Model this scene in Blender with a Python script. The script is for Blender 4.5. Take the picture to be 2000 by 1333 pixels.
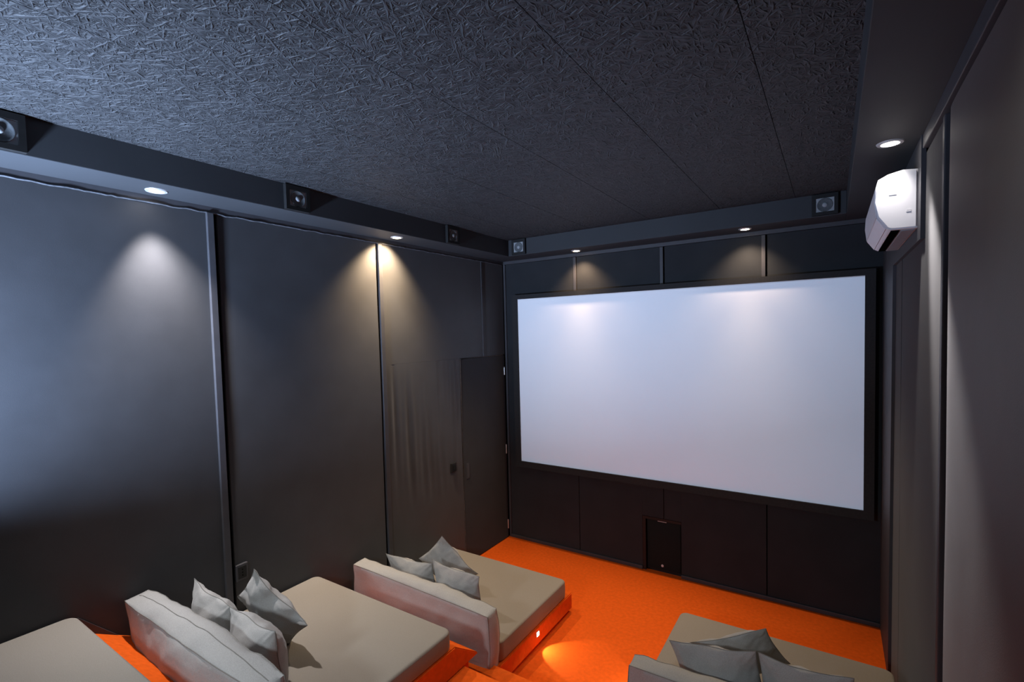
import bpy, bmesh, math, random
from mathutils import Vector, Matrix, noise
random.seed(7)
for o in list(bpy.data.objects): bpy.data.objects.remove(o)
SC = bpy.context.scene
COL = SC.collection
R = math.radians

# ------------------------------------------------------------------ camera
FPX, IW, IH = 955.26, 2000.0, 1333.0
cam_d = bpy.data.cameras.new('camera')
cam_d.sensor_fit = 'HORIZONTAL'; cam_d.sensor_width = 36.0
cam_d.lens = 36.0*FPX/IW
cam_d.shift_y = (693.02-IH/2)/IW
cam_d.clip_start = 0.02; cam_d.clip_end = 60
cam = bpy.data.objects.new('camera', cam_d); COL.objects.link(cam)
_fw = Vector((-0.54858486, 0.83486374, -0.04535623))
_rt = Vector((0.83608686, 0.5480095, -0.02538409))
_up = Vector((-0.00366339, 0.05184708, 0.99864832))
cam.matrix_world = Matrix(((_rt.x, _up.x, -_fw.x, 2.9903), (_rt.y, _up.y, -_fw.y, -4.4212),
                           (_rt.z, _up.z, -_fw.z, 2.2577), (0, 0, 0, 1)))
SC.camera = cam

# ------------------------------------------------------------------ view + world
SC.view_settings.view_transform = 'Standard'
SC.view_settings.look = 'None'
SC.view_settings.gamma = 1.0
SC.view_settings.use_curve_mapping = False
SC.view_settings.exposure = 0.0
wd = bpy.data.worlds.new('world'); SC.world = wd; wd.use_nodes = True
wd.node_tree.nodes['Background'].inputs[0].default_value = (0.02, 0.025, 0.035, 1)
wd.node_tree.nodes['Background'].inputs[1].default_value = 0.2

# ------------------------------------------------------------------ large light (unseen source for the blue glow, uplighter invented; behind the camera, left)
UP_POS = Vector((0.46, -4.80, 1.55)); UP_DIR = Vector((-0.04, 0.60, 0.74))
def area(name, loc, direction, sx, sy, energy, color, spread=180):
    l = bpy.data.lights.new(name, 'AREA'); l.shape = 'RECTANGLE'; l.size = sx; l.size_y = sy
    l.energy = energy; l.color = color; l.spread = R(spread)
    o = bpy.data.objects.new(name, l); COL.objects.link(o); o.location = loc
    o.rotation_euler = Vector(direction).to_track_quat('-Z', 'Y').to_euler(); return o
area('added_blue_light', UP_POS, UP_DIR, 0.22, 0.22, 128.0, (0.50, 0.67, 1.0), 116)

# room numbers (metres; x right along the screen wall, y towards the screen, z up)
W, HS, HC = 3.305, 3.02, 3.177
SL, SF, SR = 0.264, 0.288, 0.239
YB = -5.45
COOL = (0.80, 0.86, 1.0); WARM = (1.0, 0.70, 0.40); NEUT = (1.0, 0.84, 0.76)

# ------------------------------------------------------------------ materials
def mat(name, col, rough=0.8, metal=0.0, spec=0.3, bump=None, vary=None, sheen=0.0, coords='Object', emit=None):
    m = bpy.data.materials.new(name); m.use_nodes = True
    nt = m.node_tree; b = nt.nodes['Principled BSDF']
    b.inputs['Base Color'].default_value = (*col, 1); b.inputs['Roughness'].default_value = rough
    b.inputs['Metallic'].default_value = metal; b.inputs['Specular IOR Level'].default_value = spec
    if sheen: b.inputs['Sheen Weight'].default_value = sheen; b.inputs['Sheen Roughness'].default_value = 0.5
    tc = nt.nodes.new('ShaderNodeTexCoord')
    if vary:                                     # (scale, amount, detail)
        n = nt.nodes.new('ShaderNodeTexNoise'); n.inputs['Scale'].default_value = vary[0]; n.inputs['Detail'].default_value = vary[2]
        nt.links.new(tc.outputs[coords], n.inputs['Vector'])
        r = nt.nodes.new('ShaderNodeValToRGB'); a = vary[1]
        r.color_ramp.elements[0].position = 0.3; r.color_ramp.elements[1].position = 0.7
        r.color_ramp.elements[0].color = (*[c*(1-a) for c in col], 1); r.color_ramp.elements[1].color = (*[min(1, c*(1+a)) for c in col], 1)
        nt.links.new(n.outputs['Fac'], r.inputs[0]); nt.links.new(r.outputs[0], b.inputs['Base Color'])
    if bump:                                     # list of (scale, strength, distance, detail)
        prev = None
        for s, st, dist, det in bump:
            n = nt.nodes.new('ShaderNodeTexNoise'); n.inputs['Scale'].default_value = s; n.inputs['Detail'].default_value = det
            nt.links.new(tc.outputs[coords], n.inputs['Vector'])
            bp = nt.nodes.new('ShaderNodeBump'); bp.inputs['Strength'].default_value = st; bp.inputs['Distance'].default_value = dist
            nt.links.new(n.outputs['Fac'], bp.inputs['Height'])
            if prev: nt.links.new(prev.outputs[0], bp.inputs['Normal'])
            prev = bp
        nt.links.new(prev.outputs[0], b.inputs['Normal'])
    if emit:
        b.inputs['Emission Color'].default_value = (*emit[0], 1); b.inputs['Emission Strength'].default_value = emit[1]
    return m

M_wall = mat('charcoal_wall_fabric', (0.0245, 0.0255, 0.029), 0.60, spec=0.45, bump=[(420, 0.25, 0.001, 2), (3.0, 0.25, 0.01, 2)], vary=(5, 0.14, 6), sheen=0.2)
M_wallf = mat('black_wall_fabric', (0.025, 0.0275, 0.031), 0.85, spec=0.2, bump=[(420, 0.2, 0.001, 2)], vary=(4, 0.12, 5), sheen=0.1)
M_batten = mat('dark_batten_paint', (0.050, 0.050, 0.056), 0.55, spec=0.4, bump=[(60, 0.1, 0.002, 2)], vary=(9, 0.1, 3))
M_gap = mat('shadow_gap_black', (0.004, 0.004, 0.004), 0.95, spec=0.0, vary=(20, 0.2, 2))
M_soffit = mat('soffit_paint', (0.034, 0.037, 0.041), 0.65, spec=0.3, bump=[(90, 0.06, 0.002, 3)], vary=(3, 0.06, 4))
M_ragged = mat('glue_edge', (0.075, 0.08, 0.09), 0.7, bump=[(70, 0.6, 0.004, 4)], vary=(25, 0.4, 5))
M_carpet = mat('orange_carpet', (0.76, 0.113, 0.010), 0.95, spec=0.08, bump=[(600, 0.5, 0.004, 3), (14, 0.2, 0.01, 3)], vary=(38, 0.09, 9), sheen=0.0)
M_mattress = mat('taupe_upholstery', (0.262, 0.236, 0.197), 0.9, spec=0.12, bump=[(900, 0.35, 0.0015, 2)], vary=(420, 0.14, 3), sheen=0.1)
M_cushion = mat('grey_upholstery', (0.34, 0.335, 0.318), 0.88, spec=0.15, bump=[(800, 0.3, 0.0015, 2), (22, 0.25, 0.01, 3)], vary=(300, 0.12, 3), sheen=0.15)
M_seam = mat('seam_thread', (0.19, 0.182, 0.165), 0.85, bump=[(900, 0.3, 0.001, 2)], vary=(200, 0.1, 2))
M_screen = mat('matte_white_screen', (0.80, 0.80, 0.82), 0.9, spec=0.1, vary=(2.2, 0.012, 5))
M_velvet = mat('black_velvet_frame', (0.030, 0.031, 0.032), 0.8, spec=0.2, bump=[(500, 0.2, 0.001, 2)], vary=(60, 0.1, 2))
M_plastic = mat('white_plastic', (0.74, 0.74, 0.76), 0.5, spec=0.45, vary=(30, 0.015, 2))
M_grey = mat('grey_plastic', (0.28, 0.285, 0.30), 0.5, vary=(30, 0.04, 2))
M_black = mat('black_plastic', (0.012, 0.012, 0.012), 0.55, spec=0.3, vary=(40, 0.15, 2))
M_gloss = mat('black_grille_cloth', (0.012, 0.016, 0.016), 0.8, spec=0.15, bump=[(700, 0.3, 0.001, 1)], vary=(80, 0.1, 2))
M_silver = mat('silver_trim', (0.55, 0.56, 0.57), 0.4, metal=0.5, spec=0.5, vary=(50, 0.05, 2))
M_speakf = mat('speaker_face', (0.30, 0.32, 0.33), 0.95, spec=0.1, bump=[(500, 0.3, 0.001, 1)], vary=(60, 0.08, 2))
M_cone = mat('speaker_cone', (0.10, 0.11, 0.115), 0.9, spec=0.1, bump=[(220, 0.3, 0.001, 1)], vary=(90, 0.15, 2))
M_hinge = mat('hinge_steel', (0.72, 0.70, 0.68), 0.35, metal=0.7, vary=(60, 0.05, 2))
M_badge = mat('badge_enamel', (0.70, 0.62, 0.62), 0.4, vary=(90, 0.1, 2))
def bulb(name, c, s): return mat(name, (0.9, 0.9, 0.9), 0.4, emit=(c, s), vary=(10, 0.01, 1))
M_bw = bulb('bulb_white', (1.0, 0.93, 0.86), 30.0); M_bo = bulb('bulb_warm', (1.0, 0.74, 0.42), 30.0)
M_step = bulb('step_lens', (1.0, 0.86, 0.62), 14.0); M_shade = bulb('lamp_diffuser', (0.7, 0.82, 1.0), 3.0)

def ceiling_mat():
    m = bpy.data.materials.new('wood_wool_ceiling'); m.use_nodes = True
    nt = m.node_tree; L = nt.links; b = nt.nodes['Principled BSDF']
    b.inputs['Roughness'].default_value = 0.62; b.inputs['Specular IOR Level'].default_value = 0.42
    tc = nt.nodes.new('ShaderNodeTexCoord')
    wob = nt.nodes.new('ShaderNodeTexNoise'); wob.inputs['Scale'].default_value = 22; wob.inputs['Detail'].default_value = 1
    L.new(tc.outputs['Object'], wob.inputs['Vector'])
    sub = nt.nodes.new('ShaderNodeVectorMath'); sub.operation = 'MULTIPLY_ADD'
    L.new(wob.outputs['Color'], sub.inputs[0]); sub.inputs[1].default_value = (0.016, 0.016, 0.0); L.new(tc.outputs['Object'], sub.inputs[2])
    prev = None
    for k, (ang, s, off) in enumerate([(12, 15, 0), (68, 17, 3.1), (121, 14, 7.7), (157, 18, 12.3), (38, 13, 17.9), (92, 15, 23.3)]):
        mp = nt.nodes.new('ShaderNodeMapping'); mp.inputs['Rotation'].default_value = (0, 0, R(ang))
        mp.vector_type = 'TEXTURE'; mp.inputs['Scale'].default_value = (1.0/s, 1.0/(s*5.5), 1); mp.inputs['Location'].default_value = (off, off*1.7, off)
        L.new(sub.outputs[0], mp.inputs['Vector'])
        n = nt.nodes.new('ShaderNodeTexNoise'); n.inputs['Scale'].default_value = 1.0; n.inputs['Detail'].default_value = 1.5
        L.new(mp.outputs[0], n.inputs['Vector'])
        if prev is None: prev = n.outputs['Fac']
        else:
            mx = nt.nodes.new('ShaderNodeMath'); mx.operation = 'MAXIMUM'
            L.new(prev, mx.inputs[0]); L.new(n.outputs['Fac'], mx.inputs[1]); prev = mx.outputs[0]
    ramp = nt.nodes.new('ShaderNodeValToRGB')
    ramp.color_ramp.elements[0].position = 0.50; ramp.color_ramp.elements[0].color = (0.0095, 0.010, 0.011, 1)
    ramp.color_ramp.elements[1].position = 0.70; ramp.color_ramp.elements[1].color = (0.036, 0.038, 0.041, 1)
    L.new(prev, ramp.inputs[0]); L.new(ramp.outputs[0], b.inputs['Base Color'])
    bp = nt.nodes.new('ShaderNodeBump'); bp.inputs['Strength'].default_value = 1.0; bp.inputs['Distance'].default_value = 0.025
    L.new(prev, bp.inputs['Height']); L.new(bp.outputs[0], b.inputs['Normal'])
    return m
M_ceil = ceiling_mat()

# ------------------------------------------------------------------ mesh helpers
def fin(name, bm, m, parent=None, smooth=None, loc=None, mats=None):
    me = bpy.data.meshes.new(name)
    bmesh.ops.recalc_face_normals(bm, faces=bm.faces[:])
    bm.to_mesh(me); bm.free()
    for mm in (mats or [m]): me.materials.append(mm)
    if smooth is not None:
        me.polygons.foreach_set('use_smooth', [True]*len(me.polygons))
        me.set_sharp_from_angle(angle=R(smooth))
    o = bpy.data.objects.new(name, me); COL.objects.link(o)
    if parent: o.parent = parent
    if loc: o.location = loc
    return o
def tag(o, label=None, cat=None, group=None, kind=None):
    if label: o['label'] = label
    if cat: o['category'] = cat
    if group: o['group'] = group
    if kind: o['kind'] = kind
    return o
def struct(name, bm, m, parent=None, smooth=None, mats=None, label=None):
    o = fin(name, bm, m, parent, smooth, mats=mats)
    if not parent: o['kind'] = 'structure'
    if label: o['label'] = label
    return o
def empty(name, loc, label, cat, group=None):
    o = bpy.data.objects.new(name, None); COL.objects.link(o); o.location = loc; o.empty_display_size = 0.1
    return tag(o, label, cat, group)
def box(bm, x0, x1, y0, y1, z0, z1, bev=0.0, seg=2, mi=0):
    r = bmesh.ops.create_cube(bm, size=1.0)
    vs = r['verts']
    for v in vs:
        v.co = Vector((x0+(v.co.x+.5)*(x1-x0), y0+(v.co.y+.5)*(y1-y0), z0+(v.co.z+.5)*(z1-z0)))
    fs = {f for v in vs for f in v.link_faces}
    for f in fs: f.material_index = mi
    if bev:
        es = list({e for v in vs for e in v.link_edges})
        bmesh.ops.bevel(bm, geom=es, offset=bev, segments=seg, profile=0.5, affect='EDGES')
def bx(*a, **k):
    bm = bmesh.new(); box(bm, *a, **k); return bm
def prism(bm, pts, axis, a0, a1, mi=0):
    """extrude the polygon pts along an axis; pts are the two other coordinates in x,y,z order"""
    def mk(p, a):
        return {0: Vector((a, p[0], p[1])), 1: Vector((p[0], a, p[1])), 2: Vector((p[0], p[1], a))}[axis]
    v0 = [bm.verts.new(mk(p, a0)) for p in pts]; v1 = [bm.verts.new(mk(p, a1)) for p in pts]
    fs = [bm.faces.new(v0), bm.faces.new(v1[::-1])]
    n = len(pts)
    for i in range(n): fs.append(bm.faces.new((v0[i], v0[(i+1) % n], v1[(i+1) % n], v1[i])))
    for f in fs: f.material_index = mi
    return v0, v1
def tube(bm, pts, r, closed=False, n=6):
    pts = [Vector(p) for p in pts]; N = len(pts); rings = []
    for i, p in enumerate(pts):
        a = pts[(i-1) % N] if (closed or i > 0) else p; b = pts[(i+1) % N] if (closed or i < N-1) else p
        t = (b-a).normalized() if (b-a).length > 1e-9 else Vector((0, 0, 1))
        u = t.cross(Vector((0, 0, 1)));
        if u.length < 0.1: u = t.cross(Vector((0, 1, 0)))
        u.normalize(); w = t.cross(u)
        rings.append([bm.verts.new(p+u*r*math.cos(2*math.pi*k/n)+w*r*math.sin(2*math.pi*k/n)) for k in range(n)])
    # keep rings aligned
    for i in range(N if closed else N-1):
        A = rings[i]; B = rings[(i+1) % N]
        s = min(range(n), key=lambda k: (A[0].co-B[k].co).length)
        for k in range(n):
            bm.faces.new((A[k], A[(k+1) % n], B[(k+1+s) % n], B[(k+s) % n]))
    if not closed:
        bm.faces.new(rings[0]); bm.faces.new(rings[-1][::-1])
def lathe(bm, prof, n=32, mtx=None, mi=0):
    """prof: (radius, height) along +z"""
    mtx = mtx or Matrix.Identity(4); rings = []
    for r, z in prof:
        if r < 1e-6: rings.append([bm.verts.new(mtx @ Vector((0, 0, z)))])
        else: rings.append([bm.verts.new(mtx @ Vector((r*math.cos(2*math.pi*k/n), r*math.sin(2*math.pi*k/n), z))) for k in range(n)])
    for A, B in zip(rings, rings[1:]):
        for k in range(n):
            if len(A) == 1 and len(B) == 1: continue
            if len(A) == 1: f = bm.faces.new((A[0], B[k], B[(k+1) % n]))
            elif len(B) == 1: f = bm.faces.new((A[k], A[(k+1) % n], B[0]))
            else: f = bm.faces.new((A[k], A[(k+1) % n], B[(k+1) % n], B[k]))
            f.material_index = mi
def aim(loc, direction):
    return Matrix.Translation(loc) @ Vector(direction).to_track_quat('Z', 'Y').to_matrix().to_4x4()

# ================================================================== THE ROOM
Y2, Y3 = -2.33, -3.62                      # fronts of the raised floors in the aisle
Z1, Z2, Z3 = 0.19, 0.36, 0.72
bm = bmesh.new()
prism(bm, [(0.03, -0.12), (0.03, 0.0), (-2.04, 0.0), (-2.04, Z1), (Y2, Z1), (Y2, Z2), (-3.32, Z2), (-3.32, 0.54), (Y3, 0.54), (Y3, Z3), (YB, Z3), (YB, -0.12)], 0, -0.02, W+0.02)
struct('floor', bm, M_carpet, label='orange carpeted floor stepping up away from the screen')

# ceiling boards (one mesh of boards with thin open joints, under a slab)
bm = bmesh.new(); box(bm, -0.02, W+0.02, YB, 0.02, HC+0.02, HC+0.10)
xs = [0.05, 0.60, 1.15, 1.70, 2.25, 2.76, 3.31]
ys = [0.0, -0.62, -1.82, -3.02, -4.22, -5.42]
for i in range(len(xs)-1):
    for j in range(len(ys)-1):
        o_ = 0.0 if i % 2 == 0 else 0.6
        box(bm, xs[i]+0.0013, xs[i+1]-0.0013, max(YB, ys[j+1]-o_)+0.001, min(0.0, ys[j]-(o_ if j else 0))-0.001, HC, HC+0.03, mi=0)
struct('ceiling', bm, M_ceil, label='dark fibrous ceiling boards with thin joints')

def panel_grid(bm, x_of, y0, y1, z0, z1, disp=None, nx=2, nz=2):
    """fabric panel in a plane; x_of maps (u,v,d) to a point; an open sheet with turned-back edges"""
    g = [[None]*(nz+1) for _ in range(nx+1)]
    for i in range(nx+1):
        for k in range(nz+1):
            a = y0+(y1-y0)*i/nx; z = z0+(z1-z0)*k/nz
            g[i][k] = bm.verts.new(x_of(a, z, disp(a, z) if disp else 0.0))
    for i in range(nx):
        for k in range(nz): bm.faces.new((g[i][k], g[i+1][k], g[i+1][k+1], g[i][k+1]))
    back = []
    ring = [(i, 0) for i in range(nx)]+[(nx, k) for k in range(nz)]+[(i, nz) for i in range(nx, 0, -1)]+[(0, k) for k in range(nz, 0, -1)]
    def pos(i, k): return y0+(y1-y0)*i/nx, z0+(z1-z0)*k/nz
    bv = [bm.verts.new(x_of(*pos(i, k), -0.016)) for i, k in ring]
    for t in range(len(ring)):
        a, b = ring[t], ring[(t+1) % len(ring)]
        bm.faces.new((g[a[0]][a[1]], g[b[0]][b[1]], bv[(t+1) % len(ring)], bv[t]))

# left wall: backing + stretched fabric panels, the third one creased
bm = bmesh.new()
box(bm, -0.12, -0.016, YB, 0.12, -0.1, HC+0.1, mi=1)
LX = lambda a, z, d: Vector((d, a, z))
def crease(a, z):
    h = max(0.0, min(1.0, (z-0.75)/0.35))*max(0.0, min(1.0, (2.15-z)/0.55))
    s = a*1.0+0.03*math.sin(z*2.1)+0.06*z
    e = max(0.0, min(1, (a+1.70)/0.06))*max(0.0, min(1, (-0.80-a)/0.06))
    d = 0.0055*h*e*(math.sin(s*46)+0.6*math.sin(s*79+1.3)+0.35*math.sin(s*23+.4))*(0.6+0.4*math.sin(z*4+a*7))
    return d + 0.003*noise.noise(Vector((a*3, z*2, 0)))
panel_grid(bm, LX, YB, -3.012, 0, 2.985, lambda a, z: 0.004*noise.noise(Vector((a*1.3, z*1.1, 3))), 20, 24)
panel_grid(bm, LX, -2.950, -1.774, 0, 2.985, lambda a, z: 0.005*noise.noise(Vector((a*2.0, z*1.6, 9))), 24, 40)
panel_grid(bm, LX, -1.717, -0.785, 0, 2.02, crease, 110, 70)
panel_grid(bm, LX, -1.717, -0.415, 2.0205, 2.985, lambda a, z: 0.002*noise.noise(Vector((a*3, z*2, 0))), 20, 16)
panel_grid(bm, LX, -0.385, -0.02, 2.0205, 2.985, None)
struct('wall_left', bm, M_wall, mats=[M_wall, M_gap], smooth=40, label='dark fabric panelled wall beside the loungers')
n_trim = [0]
def trim(bm, m, label=None):
    n_trim[0] += 1
    return struct('trim_%d' % n_trim[0], bm, m, label=label)
def batten_left(y0, y1, z0, z1, t=0.014):
    trim(bx(-0.016, t, y0, y1, z0, z1, bev=0.003), M_batten)
batten_left(-3.012, -2.975, 0.0, 2.985, 0.018)
batten_left(-1.756, -1.718, 0.0, 2.985, 0.012)
batten_left(-0.412, -0.388, 2.021, 2.985, 0.006)
bm = bmesh.new()                                         # ragged strip along the top of the left wall
box(bm, -0.016, 0.008, YB, -0.02, 2.988, HS)
trim(bm, M_batten)
bm = bmesh.new(); pts = []
for i in range(260):
    y = YB+(-0.05-YB)*i/259
    pts.append((0.007+0.003*noise.noise(Vector((y*9, 0, 0))), y, 2.984+0.006*noise.noise(Vector((y*14, 4, 0)))+0.003*noise.noise(Vector((y*50, 4, 0)))))
tube(bm, pts, 0.0055, n=5)
trim(bm, M_ragged)

# front wall with a niche for the subwoofer, panels and battens
bm = bmesh.new()
NX0, NX1, NZ = 1.505, 1.853, 0.512
box(bm, -0.12, NX0, 0.016, 0.5, -0.1, HC+0.1, mi=1); box(bm, NX1, W+0.12, 0.016, 0.5, -0.1, HC+0.1, mi=1)
box(bm, NX0, NX1, 0.016, 0.5, NZ, HC+0.1, mi=1); box(bm, NX0, NX1, 0.36, 0.5, -0.1, NZ, mi=1)
FX = lambda a, z, d: Vector((a, -d, z))
fs = lambda a, z: 0.003*noise.noise(Vector((a*2, z*1.7, 5)))
for (a, b) in ((0.03, 0.836), (0.874, 1.688), (1.734, 2.507), (2.549, W-0.006)):
    panel_grid(bm, FX, a, b, 2.45, 2.985, fs, 10, 8)
panel_grid(bm, FX, 0.03, 0.849, 0.036, 2.449, fs, 10, 30)
panel_grid(bm, FX, 2.547, W-0.006, 0.036, 2.449, fs, 10, 30)
panel_grid(bm, FX, 0.858, NX0-0.004, 0.036, 2.449, fs, 10, 30); panel_grid(bm, FX, NX0-0.0035, 1.699, NZ+0.004, 2.449, fs, 4, 30)
panel_grid(bm, FX, 1.706, NX1+0.0035, NZ+0.004, 2.449, fs, 4, 30); panel_grid(bm, FX, NX1+0.004, 2.538, 0.036, 2.449, fs, 10, 30)
struct('wall_front', bm, M_wallf, mats=[M_wallf, M_gap], smooth=40, label='black panelled wall behind the screen')
for a, b in ((0.838, 0.868), (1.692, 1.722), (2.508, 2.536)):
    trim(bx(a, b, -0.008, 0.016, 2.45, 2.985, bev=0.002), M_batten)
trim(bx(0.0, W, -0.010, 0.016, 2.988, HS), M_batten)
trim(bx(0.004, 0.028, -0.012, 0.016, 0.0, 2.987, bev=0.003), M_batten, )
bm = bmesh.new(); box(bm, 0.028, NX0-0.003, -0.014, 0.016, 0.0, 0.034, bev=0.004); box(bm, NX1+0.003, W, -0.014, 0.016, 0.0, 0.034, bev=0.004)
struct('baseboard_front', bm, M_batten)

# right wall
bm = bmesh.new()
box(bm, W+0.016, W+0.13, YB, 0.12, -0.1, HC+0.1, mi=1)
RX = lambda a, z, d: Vector((W-d, a, z))
def padded(a, z):                     # the upholstered panel swells behind its hard edge
    return 0.004*(1-math.exp(-max(0.0, -2.292-a)/0.05)) + 0.003*noise.noise(Vector((a*1.6, z*1.4, 2)))
panel_grid(bm, RX, YB, -2.80, 0.0, 2.945, padded, 20, 30)
panel_grid(bm, RX, -2.80, -2.292, 0.0, 2.945, padded, 40, 30)
far = bmesh.new()                       # matt fabric panels beyond the batten
panel_grid(far, RX, -2.208, -1.0, 0.0, 2.945, lambda a, z: 0.003*noise.noise(Vector((a*1.6, z*1.4, 2))), 10, 20)
panel_grid(far, RX, -0.99, -0.02, 0.0, 2.945, None)
trim(far, M_wallf)
struct('wall_right', bm, M_wall, mats=[M_wall, M_gap], smooth=40, label='dark fabric wall on the right')
trim(bx(W-0.008, W+0.016, -2.245, -2.208, 0.0, 2.945, bev=0.003), M_batten)
bm = bmesh.new()                                          # flat surround at the screen corner and under the soffit
prism(bm, [(-0.0, 0.0), (-0.62, 0.0), (-0.70, 2.60), (-1.795, 2.60), (-1.795, HS), (-0.0, HS)], 0, W-0.016, W)
trim(bm, M_batten)
trim(bx(W-0.012, W+0.016, YB, -1.80, 2.962, HS, bev=0.003), M_batten)
struct('wall_back', bx(-0.12, W+0.12, YB-0.12, YB, -0.1, HC+0.1), M_wallf)

# soffits
trim(bx(-0.016, SL, YB, 0.016, HS, HC+0.02, bev=0.003), M_soffit, label='boxed soffit along the left wall')
trim(bx(SL, W-SR, -SF, 0.016, HS, HC+0.02, bev=0.003), M_soffit, label='boxed soffit above the screen')
trim(bx(SL, W-SR, YB, YB+0.30, HS, HC+0.02, bev=0.003), M_soffit)
trim(bx(W-SR, W+0.016, YB, 0.016, HS, HC+0.02, bev=0.003), M_soffit, label='boxed soffit along the right wall')

# door in the left wall
d = struct('door_1', bx(-0.016, 0.002, -0.777, -0.030, 0.006, 2.012, bev=0.003), M_wallf, label='flush dark door in the left wall near the screen')
for z0, z1 in ((1.80, 1.885), (0.935, 1.035), (0.10, 0.20)):
    h = bmesh.new(); box(h, -0.01, 0.006, -0.044, -0.033, z0, z1, bev=0.002)
    lathe(h, [(0.0, 0), (0.004, 0), (0.004, z1-z0), (0.0, z1-z0)], 10, Matrix.Translation((0.006, -0.036, z0)))
    o = fin('hinge', h, M_hinge, d, 40); o['label'] = 'pale steel hinge'
h = bmesh.new()
box(h, 0.0, 0.006, -0.738, -0.690, 0.835, 0.99); 
hb = fin('flush_pull', h, M_batten, d)
h = bmesh.new(); box(h, 0.006, 0.0075, -0.728, -0.700, 0.845, 0.98); fin('pull_recess', h, M_wall, hb)
bm = bmesh.new()                                          # pale line painted as the lit edge around the door
tube(bm, [(0.003, -0.782, 0.02), (0.003, -0.782, 2.017), (0.003, -0.40, 2.017), (0.003, -0.05, 2.017)], 0.0028, n=5)
trim(bm, mat('lit_edge_tone', (0.12, 0.10, 0.09), 0.7, vary=(30, 0.4, 4)))

# sloping skirting where the left wall meets the raised seats
bm = bmesh.new()
prism(bm, [(-2.10, 0.24), (-2.42, 0.53), (-3.36, 0.53), (-3.68, 0.90), (-3.68, 0.96), (-3.34, 0.585), (-2.40, 0.585), (-2.06, 0.27)], 0, 0.0, 0.012)
struct('baseboard_left', bm, M_batten)

# ================================================================== RECESSED DOWNLIGHTS
def spot(name, loc, direction, size, blend, energy, color, rad=0.02, parent=None):
    l = bpy.data.lights.new(name, 'SPOT'); l.energy = energy; l.color = color; l.spot_size = R(size); l.spot_blend = blend; l.shadow_soft_size = rad
    o = bpy.data.objects.new(name, l); COL.objects.link(o)
    q = Vector(direction).to_track_quat('-Z', 'Y')
    o.rotation_euler = q.to_euler(); o.location = loc
    return o
def downlight(x, y, label, m, beams):
    t = empty('recessed_downlight', (x, y, HS), label, 'ceiling light', 'recessed downlights in the soffit')
    b = bmesh.new(); lathe(b, [(0.031, 0.0), (0.033, -0.006), (0.046, -0.005), (0.049, 0.0)], 32); fin('trim_ring', b, M_silver, t, 50)
    b = bmesh.new(); lathe(b, [(0.0, -0.009), (0.016, -0.0085), (0.027, -0.006), (0.0315, -0.001)], 24); fin('bulb', b, m, t, 60)
    for (nm, dx, size, blend, e, c) in beams:
        spot('downlight_beam', (x, y, HS-0.02), dx, size, blend, e, c)
DN = (0, 0, -1)
downlight(0.125, -3.298, 'white downlight in the left soffit, nearest the camera', M_bw, [('L1c', (-0.10, 0, -1), 56, 0.8, 52, (1, 0.93, 0.93)), ('L1w', (0.05, 0.10, -1), 76, 0.9, 138, (1, 0.95, 0.96))])
downlight(0.148, -1.686, 'warm downlight in the left soffit above the seam beside the screen end', M_bo, [('L2c', (-0.62, -0.06, -1), 108, 0.9, 125, (1, 0.72, 0.44)), ('L2w', (0.14, 0, -1), 78, 0.9, 85, (1, 0.8, 0.58))])
downlight(0.945, -0.150, 'small warm downlight above the left part of the screen', M_bo, [('F1c', (0, 0.30, -1), 104, 0.9, 27, (1, 0.66, 0.4)), ('F1w', (0, -0.42, -1), 76, 1.0, 118, (1, 0.71, 0.44))])
downlight(2.413, -0.180, 'small warm downlight above the right part of the screen', M_bo, [('F2c', (0, 0.30, -1), 104, 0.9, 22, (1, 0.72, 0.5)), ('F2w', (0, -0.42, -1), 76, 1.0, 118, (1, 0.74, 0.48))])
downlight(3.190, -1.765, 'bright white downlight in the right soffit above the air conditioner', M_bw, [('Rc', (0.10, -0.50, -1), 34, 0.9, 90, (1, 0.93, 0.93)), ('Rw', (0, -0.05, -1), 84, 1.0, 13, (1, 0.93, 0.9))])
downlight(0.130, -4.92, 'added unseen downlight in the left soffit behind the camera', M_bw, [('L0w', DN, 150, 0.8, 12.0, (1.0, 1.0, 1.0))])  # unseen, added for light at the rear, spaced on from the left row
downlight(3.185, -3.45, 'added unseen downlight in the right soffit behind the camera', M_bw, [('R0w', DN, 150, 0.9, 4, (1, 1, 1))])  # out of view, added to light the near right side
# unseen spotlight added on the back wall to brighten the cushion backs
SPOT = Vector((1.45, YB+0.12, 2.25)); SD = Vector((0.0, 1.0, -0.42))
t = empty('added_spotlight', SPOT, 'added unseen spotlight on the back wall, fill for the cushion backs', 'added lamp')
bm = bmesh.new(); lathe(bm, [(0.0, -0.02), (0.035, -0.02), (0.042, 0.0), (0.042, 0.09), (0.036, 0.09), (0.034, 0.02), (0.0, 0.02)], 28, Matrix.Translation(-SD.normalized()*0.10) @ SD.to_track_quat('Z', 'Y').to_matrix().to_4x4()); fin('shade', bm, M_black, t, 40)
bm = bmesh.new(); box(bm, -0.05, 0.05, -0.12, -0.10, -0.03, 0.07, bev=0.004); fin('wall_plate', bm, M_black, t)
spot('rear_fill_beam', SPOT + SD.normalized()*0.02, SD, 76, 0.9, 135, (.82, .91, 1.0), 0.14)

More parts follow.
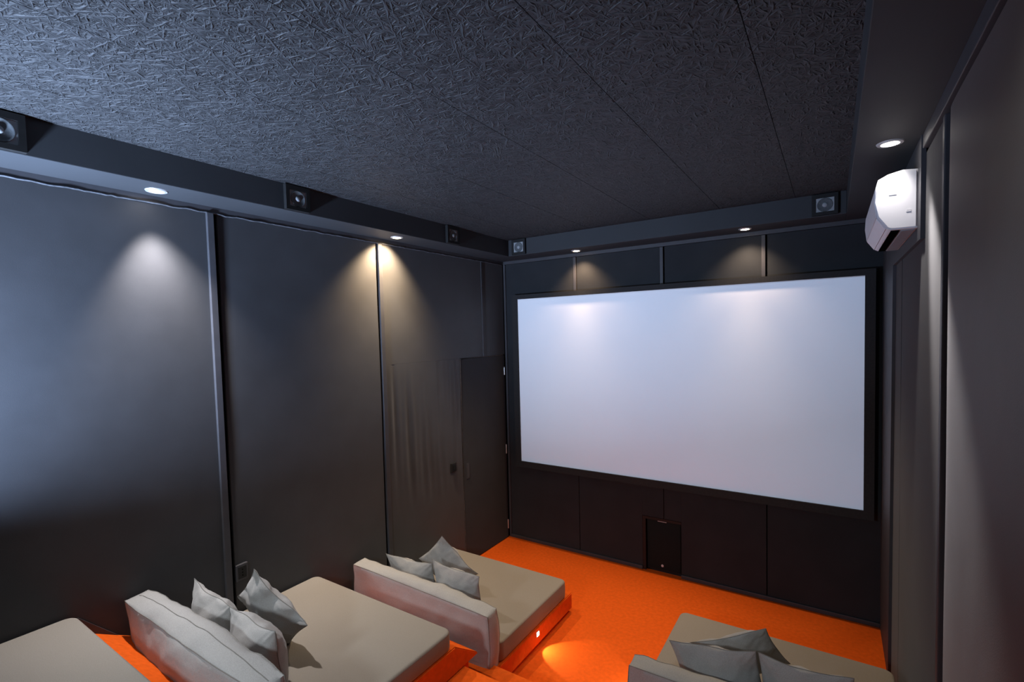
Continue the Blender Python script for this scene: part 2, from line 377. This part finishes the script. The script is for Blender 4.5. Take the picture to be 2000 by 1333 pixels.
# projector under the back of the ceiling, unseen, put in to brighten the screen
PJ = Vector((1.70, -5.02, 2.86)); PD = Vector((0.0, 1.0, 0.0))
t = empty('added_projector', PJ, 'unseen projector above the back row', 'added_projector')
bm = bmesh.new(); box(bm, -0.20, 0.20, -0.30, 0.02, -0.075, 0.06, bev=0.02, seg=3); fin('housing', bm, M_plastic, t, 40)
bm = bmesh.new(); lathe(bm, [(0.03, 0.0), (0.045, 0.0), (0.045, 0.03), (0.03, 0.03), (0.0, 0.018)], 28, Matrix.Translation((0, 0.02, -0.01)) @ Matrix.Rotation(R(-90), 4, 'X')); fin('lens_barrel', bm, M_black, t, 40)
bm = bmesh.new(); lathe(bm, [(0.025, 0.055), (0.025, HC-PJ.z-0.001)], 16); fin('ceiling_mount', bm, M_black, t, 40)
pj_light = spot('screen_fill_beam', PJ + Vector((0, 0.09, -0.01)), PD, 62, 0.0, 330.0, (0.50, 0.70, 1.0), 0.004)
def beam_shape(l, x0, x1, z0, z1):
    """rectangle of added screen light the projector throws: light only inside its window"""
    l.use_nodes = True; nt = l.node_tree; em = nt.nodes['Emission']; tc = nt.nodes.new('ShaderNodeTexCoord'); sp = nt.nodes.new('ShaderNodeSeparateXYZ')
    nt.links.new(tc.outputs['Normal'], sp.inputs[0])
    def m(op, a, b):
        n = nt.nodes.new('ShaderNodeMath'); n.operation = op
        for k, v in enumerate((a, b)):
            if isinstance(v, (int, float)): n.inputs[k].default_value = v
            else: nt.links.new(v, n.inputs[k])
        return n.outputs[0]
    az = m('ABSOLUTE', sp.outputs[2], 0); u = m('DIVIDE', sp.outputs[0], az); v = m('DIVIDE', sp.outputs[1], az)
    k = m('MULTIPLY', m('MULTIPLY', m('GREATER_THAN', u, x0), m('LESS_THAN', u, x1)), m('MULTIPLY', m('GREATER_THAN', v, z0), m('LESS_THAN', v, z1)))
    nt.links.new(k, em.inputs['Strength'])
beam_shape(pj_light.data, -0.305, 0.305, -0.404, -0.052)

# ================================================================== PROJECTION SCREEN
X0, X1, SZ0, SZ1 = 0.212, 3.182, 0.884, 2.603
t = empty('projection_screen', (0, -0.01, 0), 'large white projection screen in a wide black frame on the front wall', 'projection screen')
bm = bmesh.new(); box(bm, X0-0.02, X1+0.02, -0.05, -0.044, SZ0-0.02, SZ1+0.02); fin('screen_surface', bm, M_screen, t)
fx0, fx1, fz0, fz1 = 0.150, 3.245, 0.820, 2.648
bm = bmesh.new()
for q in ([(fx0, fz0), (fx1, fz0), (X1, SZ0), (X0, SZ0)], [(X0, SZ1), (X1, SZ1), (fx1, fz1), (fx0, fz1)],
          [(fx0, fz0), (X0, SZ0), (X0, SZ1), (fx0, fz1)], [(X1, SZ0), (fx1, fz0), (fx1, fz1), (X1, SZ1)]):
    prism(bm, q, 1, -0.066, -0.034)
fin('screen_frame', bm, M_velvet, t)
bm = bmesh.new(); box(bm, fx0+0.03, fx1-0.03, -0.034, 0.0, fz0+0.03, fz1-0.03); fin('screen_backing', bm, M_black, t)

# ================================================================== SPEAKERS
def wall_speaker(loc, rotz, label):
    t = empty('soffit_speaker', loc, label, 'speaker', 'small square speakers on the soffit'); t.rotation_euler = (0, 0, rotz)
    # local: faces -y, mounted on plane y=0, 0.156 wide, 0.146 high
    b = bmesh.new()
    for q in ([(-.078, 0), (.078, 0), (.055, .022), (-.055, .022)], [(-.055, .118), (.055, .118), (.078, .146), (-.078, .146)],
              [(-.078, 0), (-.055, .022), (-.055, .118), (-.078, .146)], [(.055, .022), (.078, 0), (.078, .146), (.055, .118)]):
        prism(b, q, 1, -0.026, 0.0)
    fin('cabinet', b, M_black, t)
    b = bmesh.new(); box(b, -.055, .055, -0.020, -0.004, .022, .118); fin('face_plate', b, M_speakf, t)
    b = bmesh.new(); lathe(b, [(0.047, 0.020), (0.0465, 0.0245), (0.043, 0.0245), (0.040, 0.0225), (0.022, 0.0205), (0.016, 0.0205)], 36, Matrix.Translation((0, 0, .07)) @ Matrix.Rotation(R(90), 4, 'X'))
    c = fin('driver_cone', b, M_cone, t, 40)
    b = bmesh.new(); lathe(b, [(0.016, 0.0205), (0.0145, 0.0235), (0.008, 0.026), (0.0, 0.027)], 24, Matrix.Translation((0, 0, .07)) @ Matrix.Rotation(R(90), 4, 'X'))
    fin('dust_cap', b, M_speakf, c, 60)
zsp = HS+0.005
wall_speaker((0.396, -SF, zsp), 0, 'small square speaker on the front soffit at the left end above the screen')
wall_speaker((2.939, -SF, zsp), 0, 'small square speaker on the front soffit at the right end beside the air conditioner')
wall_speaker((SL, -2.615, zsp), R(90), 'small dark speaker on the left soffit between the two downlights')
wall_speaker((SL, -1.165, zsp), R(90), 'small dark speaker on the left soffit nearest the screen')
wall_speaker((SL, -3.885, zsp), R(90), 'dark speaker on the left soffit cut by the left edge of the picture')

# ================================================================== SUBWOOFER
t = empty('subwoofer', (0, 0, 0.0), 'black subwoofer recessed low in the front wall under the screen', 'speaker')
bm = bmesh.new()
sx0, sx1, sz0, sz1 = NX0+0.030, NX1-0.006, 0.028, NZ-0.026
box(bm, sx0, sx1, 0.032, 0.34, 0.002, sz1, bev=0.003); fin('cabinet', bm, M_black, t)
bm = bmesh.new(); box(bm, sx0+0.004, sx1-0.004, 0.022, 0.032, sz0, sz1-0.004, bev=0.004); g = fin('grille', bm, M_gloss, t, 40)
bm = bmesh.new(); lathe(bm, [(0.0, 0.004), (0.008, 0.004), (0.0115, 0.0025), (0.012, 0.0)], 24, Matrix.Translation((1.678, 0.022, 0.062)) @ Matrix.Rotation(R(90), 4, 'X')); o = fin('badge', bm, M_badge, g, 40); o['label'] = 'small round pale badge'
bm = bmesh.new()
for q in ([(NX0-.002, 0), (sx0-.004, 0), (sx0-.004, sz1+.003), (NX0-.002, NZ)], [(NX0-.002, NZ), (sx0-.004, sz1+.003), (NX1+.002, sz1+.003), (NX1+.002, NZ)]):
    prism(bm, q, 1, 0.0, 0.03)
fin('niche_frame', bm, M_black, t)
bm = bmesh.new(); tube(bm, [(1.64, 0.018, sz1-0.007), (1.685, 0.018, sz1-0.008), (1.72, 0.018, sz1-0.008)], 0.0035, n=8); o = fin('top_highlight', bm, M_silver, g, 60)  # silver tube stands in for the highlight at the grille top

# ================================================================== AIR CONDITIONER
AY0, AY1 = -1.715, -0.96
t = empty('air_conditioner', (W-0.016, AY0, 2.66), 'white wall air conditioner on the right wall under the soffit', 'air conditioner')
prof = [(0, 0.245), (-0.05, 0.251), (-0.10, 0.240), (-0.136, 0.222), (-0.144, 0.190), (-0.146, 0.125), (-0.138, 0.060), (-0.104, 0.008), (-0.090, 0.0), (0, -0.002)]
PZ = 2.662-2.66
bm = bmesh.new()
v0, v1 = prism(bm, [(p[0], p[1]+PZ) for p in prof], 1, 0.0, AY1-AY0)
es = [e for e in bm.edges if abs(e.verts[0].co.y-e.verts[1].co.y) < 1e-6]
bmesh.ops.bevel(bm, geom=es, offset=0.006, segments=2, affect='EDGES')
fin('housing', bm, M_plastic, t, 35)
bm = bmesh.new(); prism(bm, [(-0.1465, 0.185), (-0.1495, 0.125), (-0.1415, 0.062), (-0.139, 0.062), (-0.1455, 0.125), (-0.143, 0.185)], 1, 0.012, AY1-AY0-0.012); fin('front_panel', bm, M_plastic, t, 35)
bm = bmesh.new(); prism(bm, [(-0.1405, 0.0575), (-0.108, 0.009), (-0.105, 0.011), (-0.137, 0.059)], 1, 0.02, AY1-AY0-0.02); fl = fin('air_flap', bm, M_plastic, t)
bm = bmesh.new(); box(bm, -0.088, -0.058, 0.03, AY1-AY0-0.03, -0.004, 0.004); fin('air_slot', bm, M_gap, t)
bm = bmesh.new(); box(bm, -0.054, -0.006, 0.03, AY1-AY0-0.03, -0.005, 0.003, bev=0.002); fin('bottom_tray', bm, M_grey, t)
M_mark = mat('pale_grey_mark', (0.62, 0.62, 0.64), 0.5, vary=(30, 0.03, 2))
for (ya, yb, za, zb) in ((-0.098, -0.072, 0.150, 0.172), (-0.038, -0.022, 0.071, 0.081)):
    bm = bmesh.new(); box(bm, ya, yb, -0.0012, 0.001, za, zb); o = fin('moulded_mark', bm, M_mark, t); o['label'] = 'faint grey moulded mark'

# ================================================================== SWITCH, SOCKET
t = empty('light_switch', (0.006, -0.93, 1.0), 'black light switch plate on the left wall beside the door', 'light switch')
bm = bmesh.new(); box(bm, -0.012, 0.008, -0.036, 0.036, -0.042, 0.042, bev=0.004); fin('plate', bm, M_black, t)
bm = bmesh.new(); box(bm, 0.008, 0.012, -0.018, 0.018, -0.024, 0.024, bev=0.002); fin('rocker', bm, M_gloss, t)
t = empty('wall_socket', (0.004, -2.946, 0.853), 'black power socket on the left wall beside the seam behind the pillows', 'socket')
bm = bmesh.new(); box(bm, -0.01, 0.010, -0.006, 0.066, -0.05, 0.05, bev=0.004); fin('plate', bm, M_batten, t)
bm = bmesh.new(); box(bm, 0.010, 0.013, 0.006, 0.054, -0.036, 0.036, bev=0.002); i_ = fin('insert', bm, M_black, t)
bm = bmesh.new()
for z in (-0.018, 0.0, 0.018): lathe(bm, [(0.0, 0.001), (0.0035, 0.001), (0.0035, 0)], 10, Matrix.Translation((0.0131, 0.030, z)) @ Matrix.Rotation(R(90), 4, 'Y'))
fin('pin_hole', bm, M_gap, i_)

# ================================================================== SEAT PLATFORMS
def platform(name_label, x0, x1, poly, plinth, bev_x, lights):
    t = empty('seat_platform', ((x0+x1)/2, poly[0][0], plinth[0][1]), name_label, 'platform', 'orange carpeted seat platforms')
    org = t.location
    b = bmesh.new(); prism(b, [(p[0]-org.y, p[1]-org.z) for p in poly], 0, x0-org.x, x1-org.x)
    bmesh.ops.bevel(b, geom=b.edges[:], offset=0.006, segments=2, affect='EDGES')
    fin('deck', b, M_carpet, t, 40)
    b = bmesh.new(); prism(b, [(p[0]-org.y, p[1]-org.z) for p in plinth], 0, x0+bev_x[0]-org.x, x1-bev_x[1]-org.x)
    fin('plinth', b, M_carpet, t)
    for (side, y, z, e) in lights:
        sx = x1 if side > 0 else x0
        b = bmesh.new(); box(b, -0.004, 0.003, -0.019, 0.019, -0.019, 0.019, bev=0.002)
        f = fin('step_light', b, M_hinge, t); f.location = (sx-org.x, y-org.y, z-org.z)
        b = bmesh.new(); box(b, 0.002, 0.0048, -0.014, 0.014, -0.014, 0.014, bev=0.001) if side > 0 else box(b, -0.0058, -0.002, -0.014, 0.014, -0.014, 0.014, bev=0.001)
        ln = fin('lens', b, M_step, f)
        spot('step_light_beam', (sx+side*0.02, y, z), (side*0.80, 0.12, -0.62), 86, 0.25, e, (1.0, 0.76, 0.58), 0.004)
PXL, PXR = 1.24, 2.105
platform('orange carpeted low platform at front left with a lit step light', 0.0, PXL,
         [(-0.970, 0.028), (-0.970, 0.152), (-2.038, 0.152), (-2.038, 0.028)], [(-1.0, 0.0), (-1.0, 0.028), (-2.038, 0.028), (-2.038, 0.0)], (0, 0.03), [(1, -1.518, 0.108, 4.2)])
platform('orange carpeted sloped-front platform under the middle lounger on the left', 0.0, PXL,
         [(-2.205, 0.362), (-2.205, 0.372), (-2.405, 0.515), (-3.28, 0.515), (-3.28, 0.362)], [(-2.26, Z1), (-2.26, 0.362), (-2.335, 0.362), (-2.335, Z1)], (0, 0.03), [(1, -2.86, 0.462, 1.6)])
platform('orange carpeted sloped-front platform under the rear lounger at bottom left', 0.0, PXL,
         [(-3.43, 0.722), (-3.43, 0.732), (-3.665, 0.880), (-4.70, 0.880), (-4.70, 0.722)], [(-3.50, 0.545), (-3.50, 0.722), (-3.615, 0.722), (-3.615, 0.545)], (0, 0.03), [])
platform('orange carpeted low platform at front right below the right lounger', PXR, W-0.004,
         [(-0.970, 0.028), (-0.970, 0.152), (-2.038, 0.152), (-2.038, 0.028)], [(-1.0, 0.0), (-1.0, 0.028), (-2.038, 0.028), (-2.038, 0.0)], (0.03, 0), [(-1, -1.62, 0.108, 4.2)])

# ================================================================== MATTRESSES
def mattress(x0, x1, y0, y1, z0, z1, label):
    t = empty('lounger_mattress', ((x0+x1)/2, (y0+y1)/2, z0), label, 'mattress', 'lounger mattresses')
    hx, hy, h = (x1-x0)/2, (y1-y0)/2, z1-z0
    def ring(d, rad):
        out = []
        for cx, cy, a0 in ((hx-rad, hy-rad, 0), (-hx+rad, hy-rad, 90), (-hx+rad, -hy+rad, 180), (hx-rad, -hy+rad, 270)):
            for k in range(9):
                a = R(a0+k*90/8); out.append((cx+(rad-d)*math.cos(a), cy+(rad-d)*math.sin(a)))
        return out
    b = bmesh.new(); rings = []; e = 0.016; rr = 0.05
    lev = [(0.012, 0.0), (0.003, 0.006), (0.0, 0.016), (-0.002, h*0.5)]+[(e*(1-math.cos(R(q))), h-e+e*math.sin(R(q))) for q in (0, 22, 45, 68, 90)]
    for dd, z in lev: rings.append([b.verts.new((x, y, z)) for x, y in ring(dd, rr)])
    n = len(rings[0])
    for A, B in zip(rings, rings[1:]):
        for k in range(n): b.faces.new((A[k], A[(k+1) % n], B[(k+1) % n], B[k]))
    b.faces.new(rings[0][::-1]); b.faces.new(rings[-1])
    fin('mattress_body', b, M_mattress, t, 45)
    pts = [(x, y, h-0.0125) for x, y in ring(0.0022, rr)]
    b = bmesh.new(); tube(b, pts, 0.0022, closed=True, n=6); fin('piping', b, M_seam, t, 60)
    return t
mattress(0.014, 1.232, -1.972, -1.035, 0.152, 0.285, 'taupe lounger mattress at front left beside the door')
mattress(0.014, 1.236, -3.335, -2.418, 0.515, 0.620, 'taupe lounger mattress in the middle of the left side')
mattress(0.014, 1.236, -4.66, -3.690, 0.880, 0.985, 'taupe lounger mattress cut by the bottom left corner')
mattress(2.112, W-0.020, -1.966, -1.010, 0.152, 0.285, 'taupe lounger mattress at front right under the air conditioner')

# ================================================================== BOLSTERS AND PILLOWS
def box_cushion(L, T, H, seed, fat=0.3, top=0.85, rise=0.05, nx=48, ny=10, nz=18):
    """a box cushion lying along x, T deep at its ends (y), H high (z, base at 0), swelling by fat in the middle"""
    def P(u, v, w):                     # each in -1..1
        fu = max(0, 1-abs(u)**2.4); fw = max(0, 1-w*w); fv = (1-v*v)
        y = v*T/2*(1+fat*fu*(0.35+0.65*fw))*(1-(1-top)*(w*0.5+0.5)) + v*T*0.10*fu*fw
        z = (w*0.5+0.5)*H
        if w > 0: z += w*(rise*fu*(0.45+0.55*fv) + 0.012*fv*fu)
        x = u*L/2*(1-0.02*(1-fw)*abs(u)) + u*0.016*fv*fw
        p = Vector((x, y, z))
        n = 0.010*noise.noise(Vector((x*4+seed, y*6, z*6))) + 0.007*noise.noise(Vector((x*11+seed, y*9, z*11)))
        return p + Vector((0.3*n*u, n*v, n*w))
    bm_ = bmesh.new(); cache = {}
    def V(i, j, k):
        key = (i, j, k)
        if key not in cache: cache[key] = bm_.verts.new(P(2*i/nx-1, 2*j/ny-1, 2*k/nz-1))
        return cache[key]
    def quad(a, b, c, d_): bm_.faces.new((V(*a), V(*b), V(*c), V(*d_)))
    for i in range(nx):
        for j in range(ny):
            for k in (0, nz): quad((i, j, k), (i+1, j, k), (i+1, j+1, k), (i, j+1, k))
        for k in range(nz):
            for j in (0, ny): quad((i, j, k), (i+1, j, k), (i+1, j, k+1), (i, j, k+1))
    for j in range(ny):
        for k in range(nz):
            for i in (0, nx): quad((i, j, k), (i, j+1, k), (i, j+1, k+1), (i, j, k+1))
    loops = []
    for v in (-1, 1):
        lp = [P(2*i/nx-1, v, -1) for i in range(nx)]+[P(1, v, 2*k/nz-1) for k in range(nz)]+[P(1-2*i/nx, v, 1) for i in range(nx)]+[P(-1, v, 1-2*k/nz) for k in range(nz)]
        loops.append(lp)
    mid = [P(2*i/nx-1, 0.05, 1) + Vector((0, 0, 0.0004)) for i in range(1, nx)]
    return bm_, loops, mid
def bolster(loc, L, T, H, tilt, yaw, seed, label, roll=0.0, midseam=False, **k):
    t = empty('bolster_cushion', loc, label, 'bolster', 'long bolster cushions'); t.rotation_euler = (tilt, roll, yaw)
    b, loops, mid = box_cushion(L, T, H, seed, **k)
    fin('cushion_body', b, M_cushion, t, 75)
    for lp in loops:
        b = bmesh.new(); tube(b, lp, 0.0020, closed=True, n=5); fin('piping', b, M_seam, t, 80)
    if midseam:
        b = bmesh.new(); tube(b, mid, 0.0016, n=5); fin('seam', b, M_seam, t, 80)
    return t
bolster((0.630, -2.045, 0.168), 1.21, 0.115, 0.392, R(4), R(1.5), 1.3, 'long grey bolster at the back of the front left lounger', roll=R(2.4), fat=0.25, rise=0.015)
bolster((0.635, -3.405, 0.520), 1.24, 0.120, 0.450, R(6), R(0), 5.1, 'long grey bolster standing behind the middle left lounger pillows', midseam=True, fat=0.85, rise=0.03)
bolster((2.710, -2.040, 0.158), 1.18, 0.115, 0.410, R(4), R(0), 8.7, 'long grey bolster on the right side cut by the bottom edge', fat=0.3, rise=0.015)

def pillow(c, a, b, S, H, T, seed, label, group=None, pleat=0.0):
    """c centre, a in-plane right, b in-plane up"""
    a = Vector(a).normalized(); b = Vector(b); b = (b-a*a.dot(b)).normalized(); n = a.cross(b)
    N = 40; bm_ = bmesh.new(); F = {}
    sm = lambda t: math.sin(math.pi/2*t*0.9)/math.sin(math.pi/2*0.9)
    for s in (1, -1):
        for i in range(N+1):
            for j in range(N+1):
                if s < 0 and (i in (0, N) or j in (0, N)): F[(s, i, j)] = F[(1, i, j)]; continue
                u, v = sm(2*i/N-1), sm(2*j/N-1)
                X = S/2*u*(1-0.075*(1-v*v)*abs(u)); Y = H/2*v*(1-0.075*(1-u*u)*abs(v))
                q = max(0.0, (1-u*u)*(1-v*v))
                h = T/2*(0.72*q**0.62+0.28*q**1.3)
                w = noise.noise(Vector((u*2.2+seed, v*2.2, s*3)))*0.010+noise.noise(Vector((u*6+seed, v*5, s*5)))*0.005
                w += 0.007*pleat*math.sin(8*u+seed)*(abs(v)**4)*(1-u*u) + 0.007*pleat*math.sin(7*v+seed*2)*(abs(u)**4)*(1-v*v)
                dg = abs(abs(u)-abs(v)); w += 0.006*pleat*math.cos(dg*26)*max(0, 1-dg*4)*(u*u*v*v)
                h += w*min(1.0, 3*q**0.5)
                F[(s, i, j)] = bm_.verts.new(Vector((X, Y, s*h)) + Vector((0, 0, 0.014*noise.noise(Vector((u*1.3+seed, v*1.3, 9))))))
    for s in (1, -1):
        for i in range(N):
            for j in range(N): bm_.faces.new((F[(s, i, j)], F[(s, i+1, j)], F[(s, i+1, j+1)], F[(s, i, j+1)]))
    rim = [F[(1, i, 0)].co.copy() for i in range(N)]+[F[(1, N, j)].co.copy() for j in range(N)]+[F[(1, N-i, N)].co.copy() for i in range(N)]+[F[(1, 0, N-j)].co.copy() for j in range(N)]
    me_o = fin('throw_pillow', bm_, M_cushion, None, 100)
    me_o.matrix_world = Matrix(((a.x, b.x, n.x, c[0]), (a.y, b.y, n.y, c[1]), (a.z, b.z, n.z, c[2]), (0, 0, 0, 1)))
    tag(me_o, label, 'pillow', group)
    bm2 = bmesh.new(); tube(bm2, rim, 0.0016, closed=True, n=5); fin('edge_seam', bm2, M_seam, me_o, 80)
    return me_o
def tl_pillow(TL, TR, lean, H, T, seed, label, group, pleat=1.0):
    """upright pillow from its two top corners, leaning back (towards -y at the top) by lean degrees"""
    TL, TR = Vector(TL), Vector(TR); S = (TR-TL).length; a = (TR-TL).normalized(); mid = (TL+TR)/2
    up = Vector((0, -math.sin(R(lean)), math.cos(R(lean)))); b = (up-a*a.dot(up)).normalized()
    return pillow(mid-b*H/2, a, b, S, H, T, seed, label, group, pleat)
def top_pillow(Tc, e1, e2, S, T, seed, label, group, pleat=1.0):
    """pillow from its top corner and its two edge directions"""
    e1 = Vector(e1).normalized(); e2 = Vector(e2); e2 = (e2-e1*e1.dot(e2)).normalized()
    c = Vector(Tc)+e1*S/2+e2*S/2
    return pillow(c, e1, -e2, S, S, T, seed, label, group, pleat)
G1, G2, G3 = 'pillows on the front left lounger', 'pillows on the middle left lounger', 'pillows on the right lounger'
tl_pillow((0.172, -1.93, 0.613), (0.631, -1.93, 0.642), 12, 0.35, 0.15, 1.0, 'grey pillow on the front left lounger, against the bolster nearest the wall', G1)
tl_pillow((0.627, -1.93, 0.674), (1.051, -1.93, 0.658), 12, 0.37, 0.15, 2.0, 'grey pillow on the front left lounger, against the bolster nearest the aisle', G1)
top_pillow((0.60, -1.78, 0.78), (0.66, 0.25, -0.70), (-0.74, 0.11, -0.66), 0.375, 0.13, 3.0, 'grey pillow standing on its corner, foremost on the front left lounger', G1)
tl_pillow((0.237, -3.28, 1.029), (0.613, -3.28, 0.997), 8, 0.38, 0.17, 4.0, 'grey pillow on the middle left lounger, behind the bolster nearest the wall', G2, 1.3)
tl_pillow((0.614, -3.28, 0.999), (0.975, -3.28, 0.991), 8, 0.38, 0.22, 5.0, 'grey pillow on the middle left lounger, plump one nearest the camera', G2, 1.3)
top_pillow((0.56, -3.14, 1.10), (0.66, 0.31, -0.69), (-0.75, 0.17, -0.64), 0.39, 0.13, 6.0, 'grey creased pillow standing on its corner on the middle left lounger', G2, 3.0)
tl_pillow((2.287, -1.93, 0.644), (2.690, -1.93, 0.723), 12, 0.40, 0.17, 7.0, 'grey pillow on the right lounger, left one against the bolster', G3)
tl_pillow((2.699, -1.93, 0.714), (3.072, -1.93, 0.728), 12, 0.42, 0.17, 8.0, 'grey pillow on the right lounger, right one against the bolster', G3)
top_pillow((2.713, -1.76, 0.755), (0.24, 0.60, -0.76), (-0.88, -0.17, -0.42), 0.40, 0.13, 9.0, 'grey pillow leaning on its corner, foremost on the right lounger', G3)

# ================================================================== UPLIGHTER BEHIND THE CAMERA (invented fixture for the unseen blue light)
t = empty('added_uplighter', (UP_POS.x, -5.05, Z3), 'added unseen uplighter behind the loungers near the back wall', 'floor lamp')
bm = bmesh.new(); lathe(bm, [(0, 0), (0.13, 0), (0.13, 0.012), (0.02, 0.03), (0.0, 0.03)], 32); fin('base', bm, M_black, t, 40)
bm = bmesh.new(); lathe(bm, [(0.011, 0.02), (0.011, 0.70)], 16); fin('pole', bm, M_black, t, 60)
bm = bmesh.new(); lathe(bm, [(0.02, 0.0), (0.10, 0.02), (0.13, 0.10), (0.125, 0.10), (0.095, 0.03), (0.0, 0.012)], 32, Matrix.Translation((0, 0, 0.69)) @ UP_DIR.to_track_quat('Z', 'Y').to_matrix().to_4x4()); fin('reflector', bm, M_silver, t, 50)
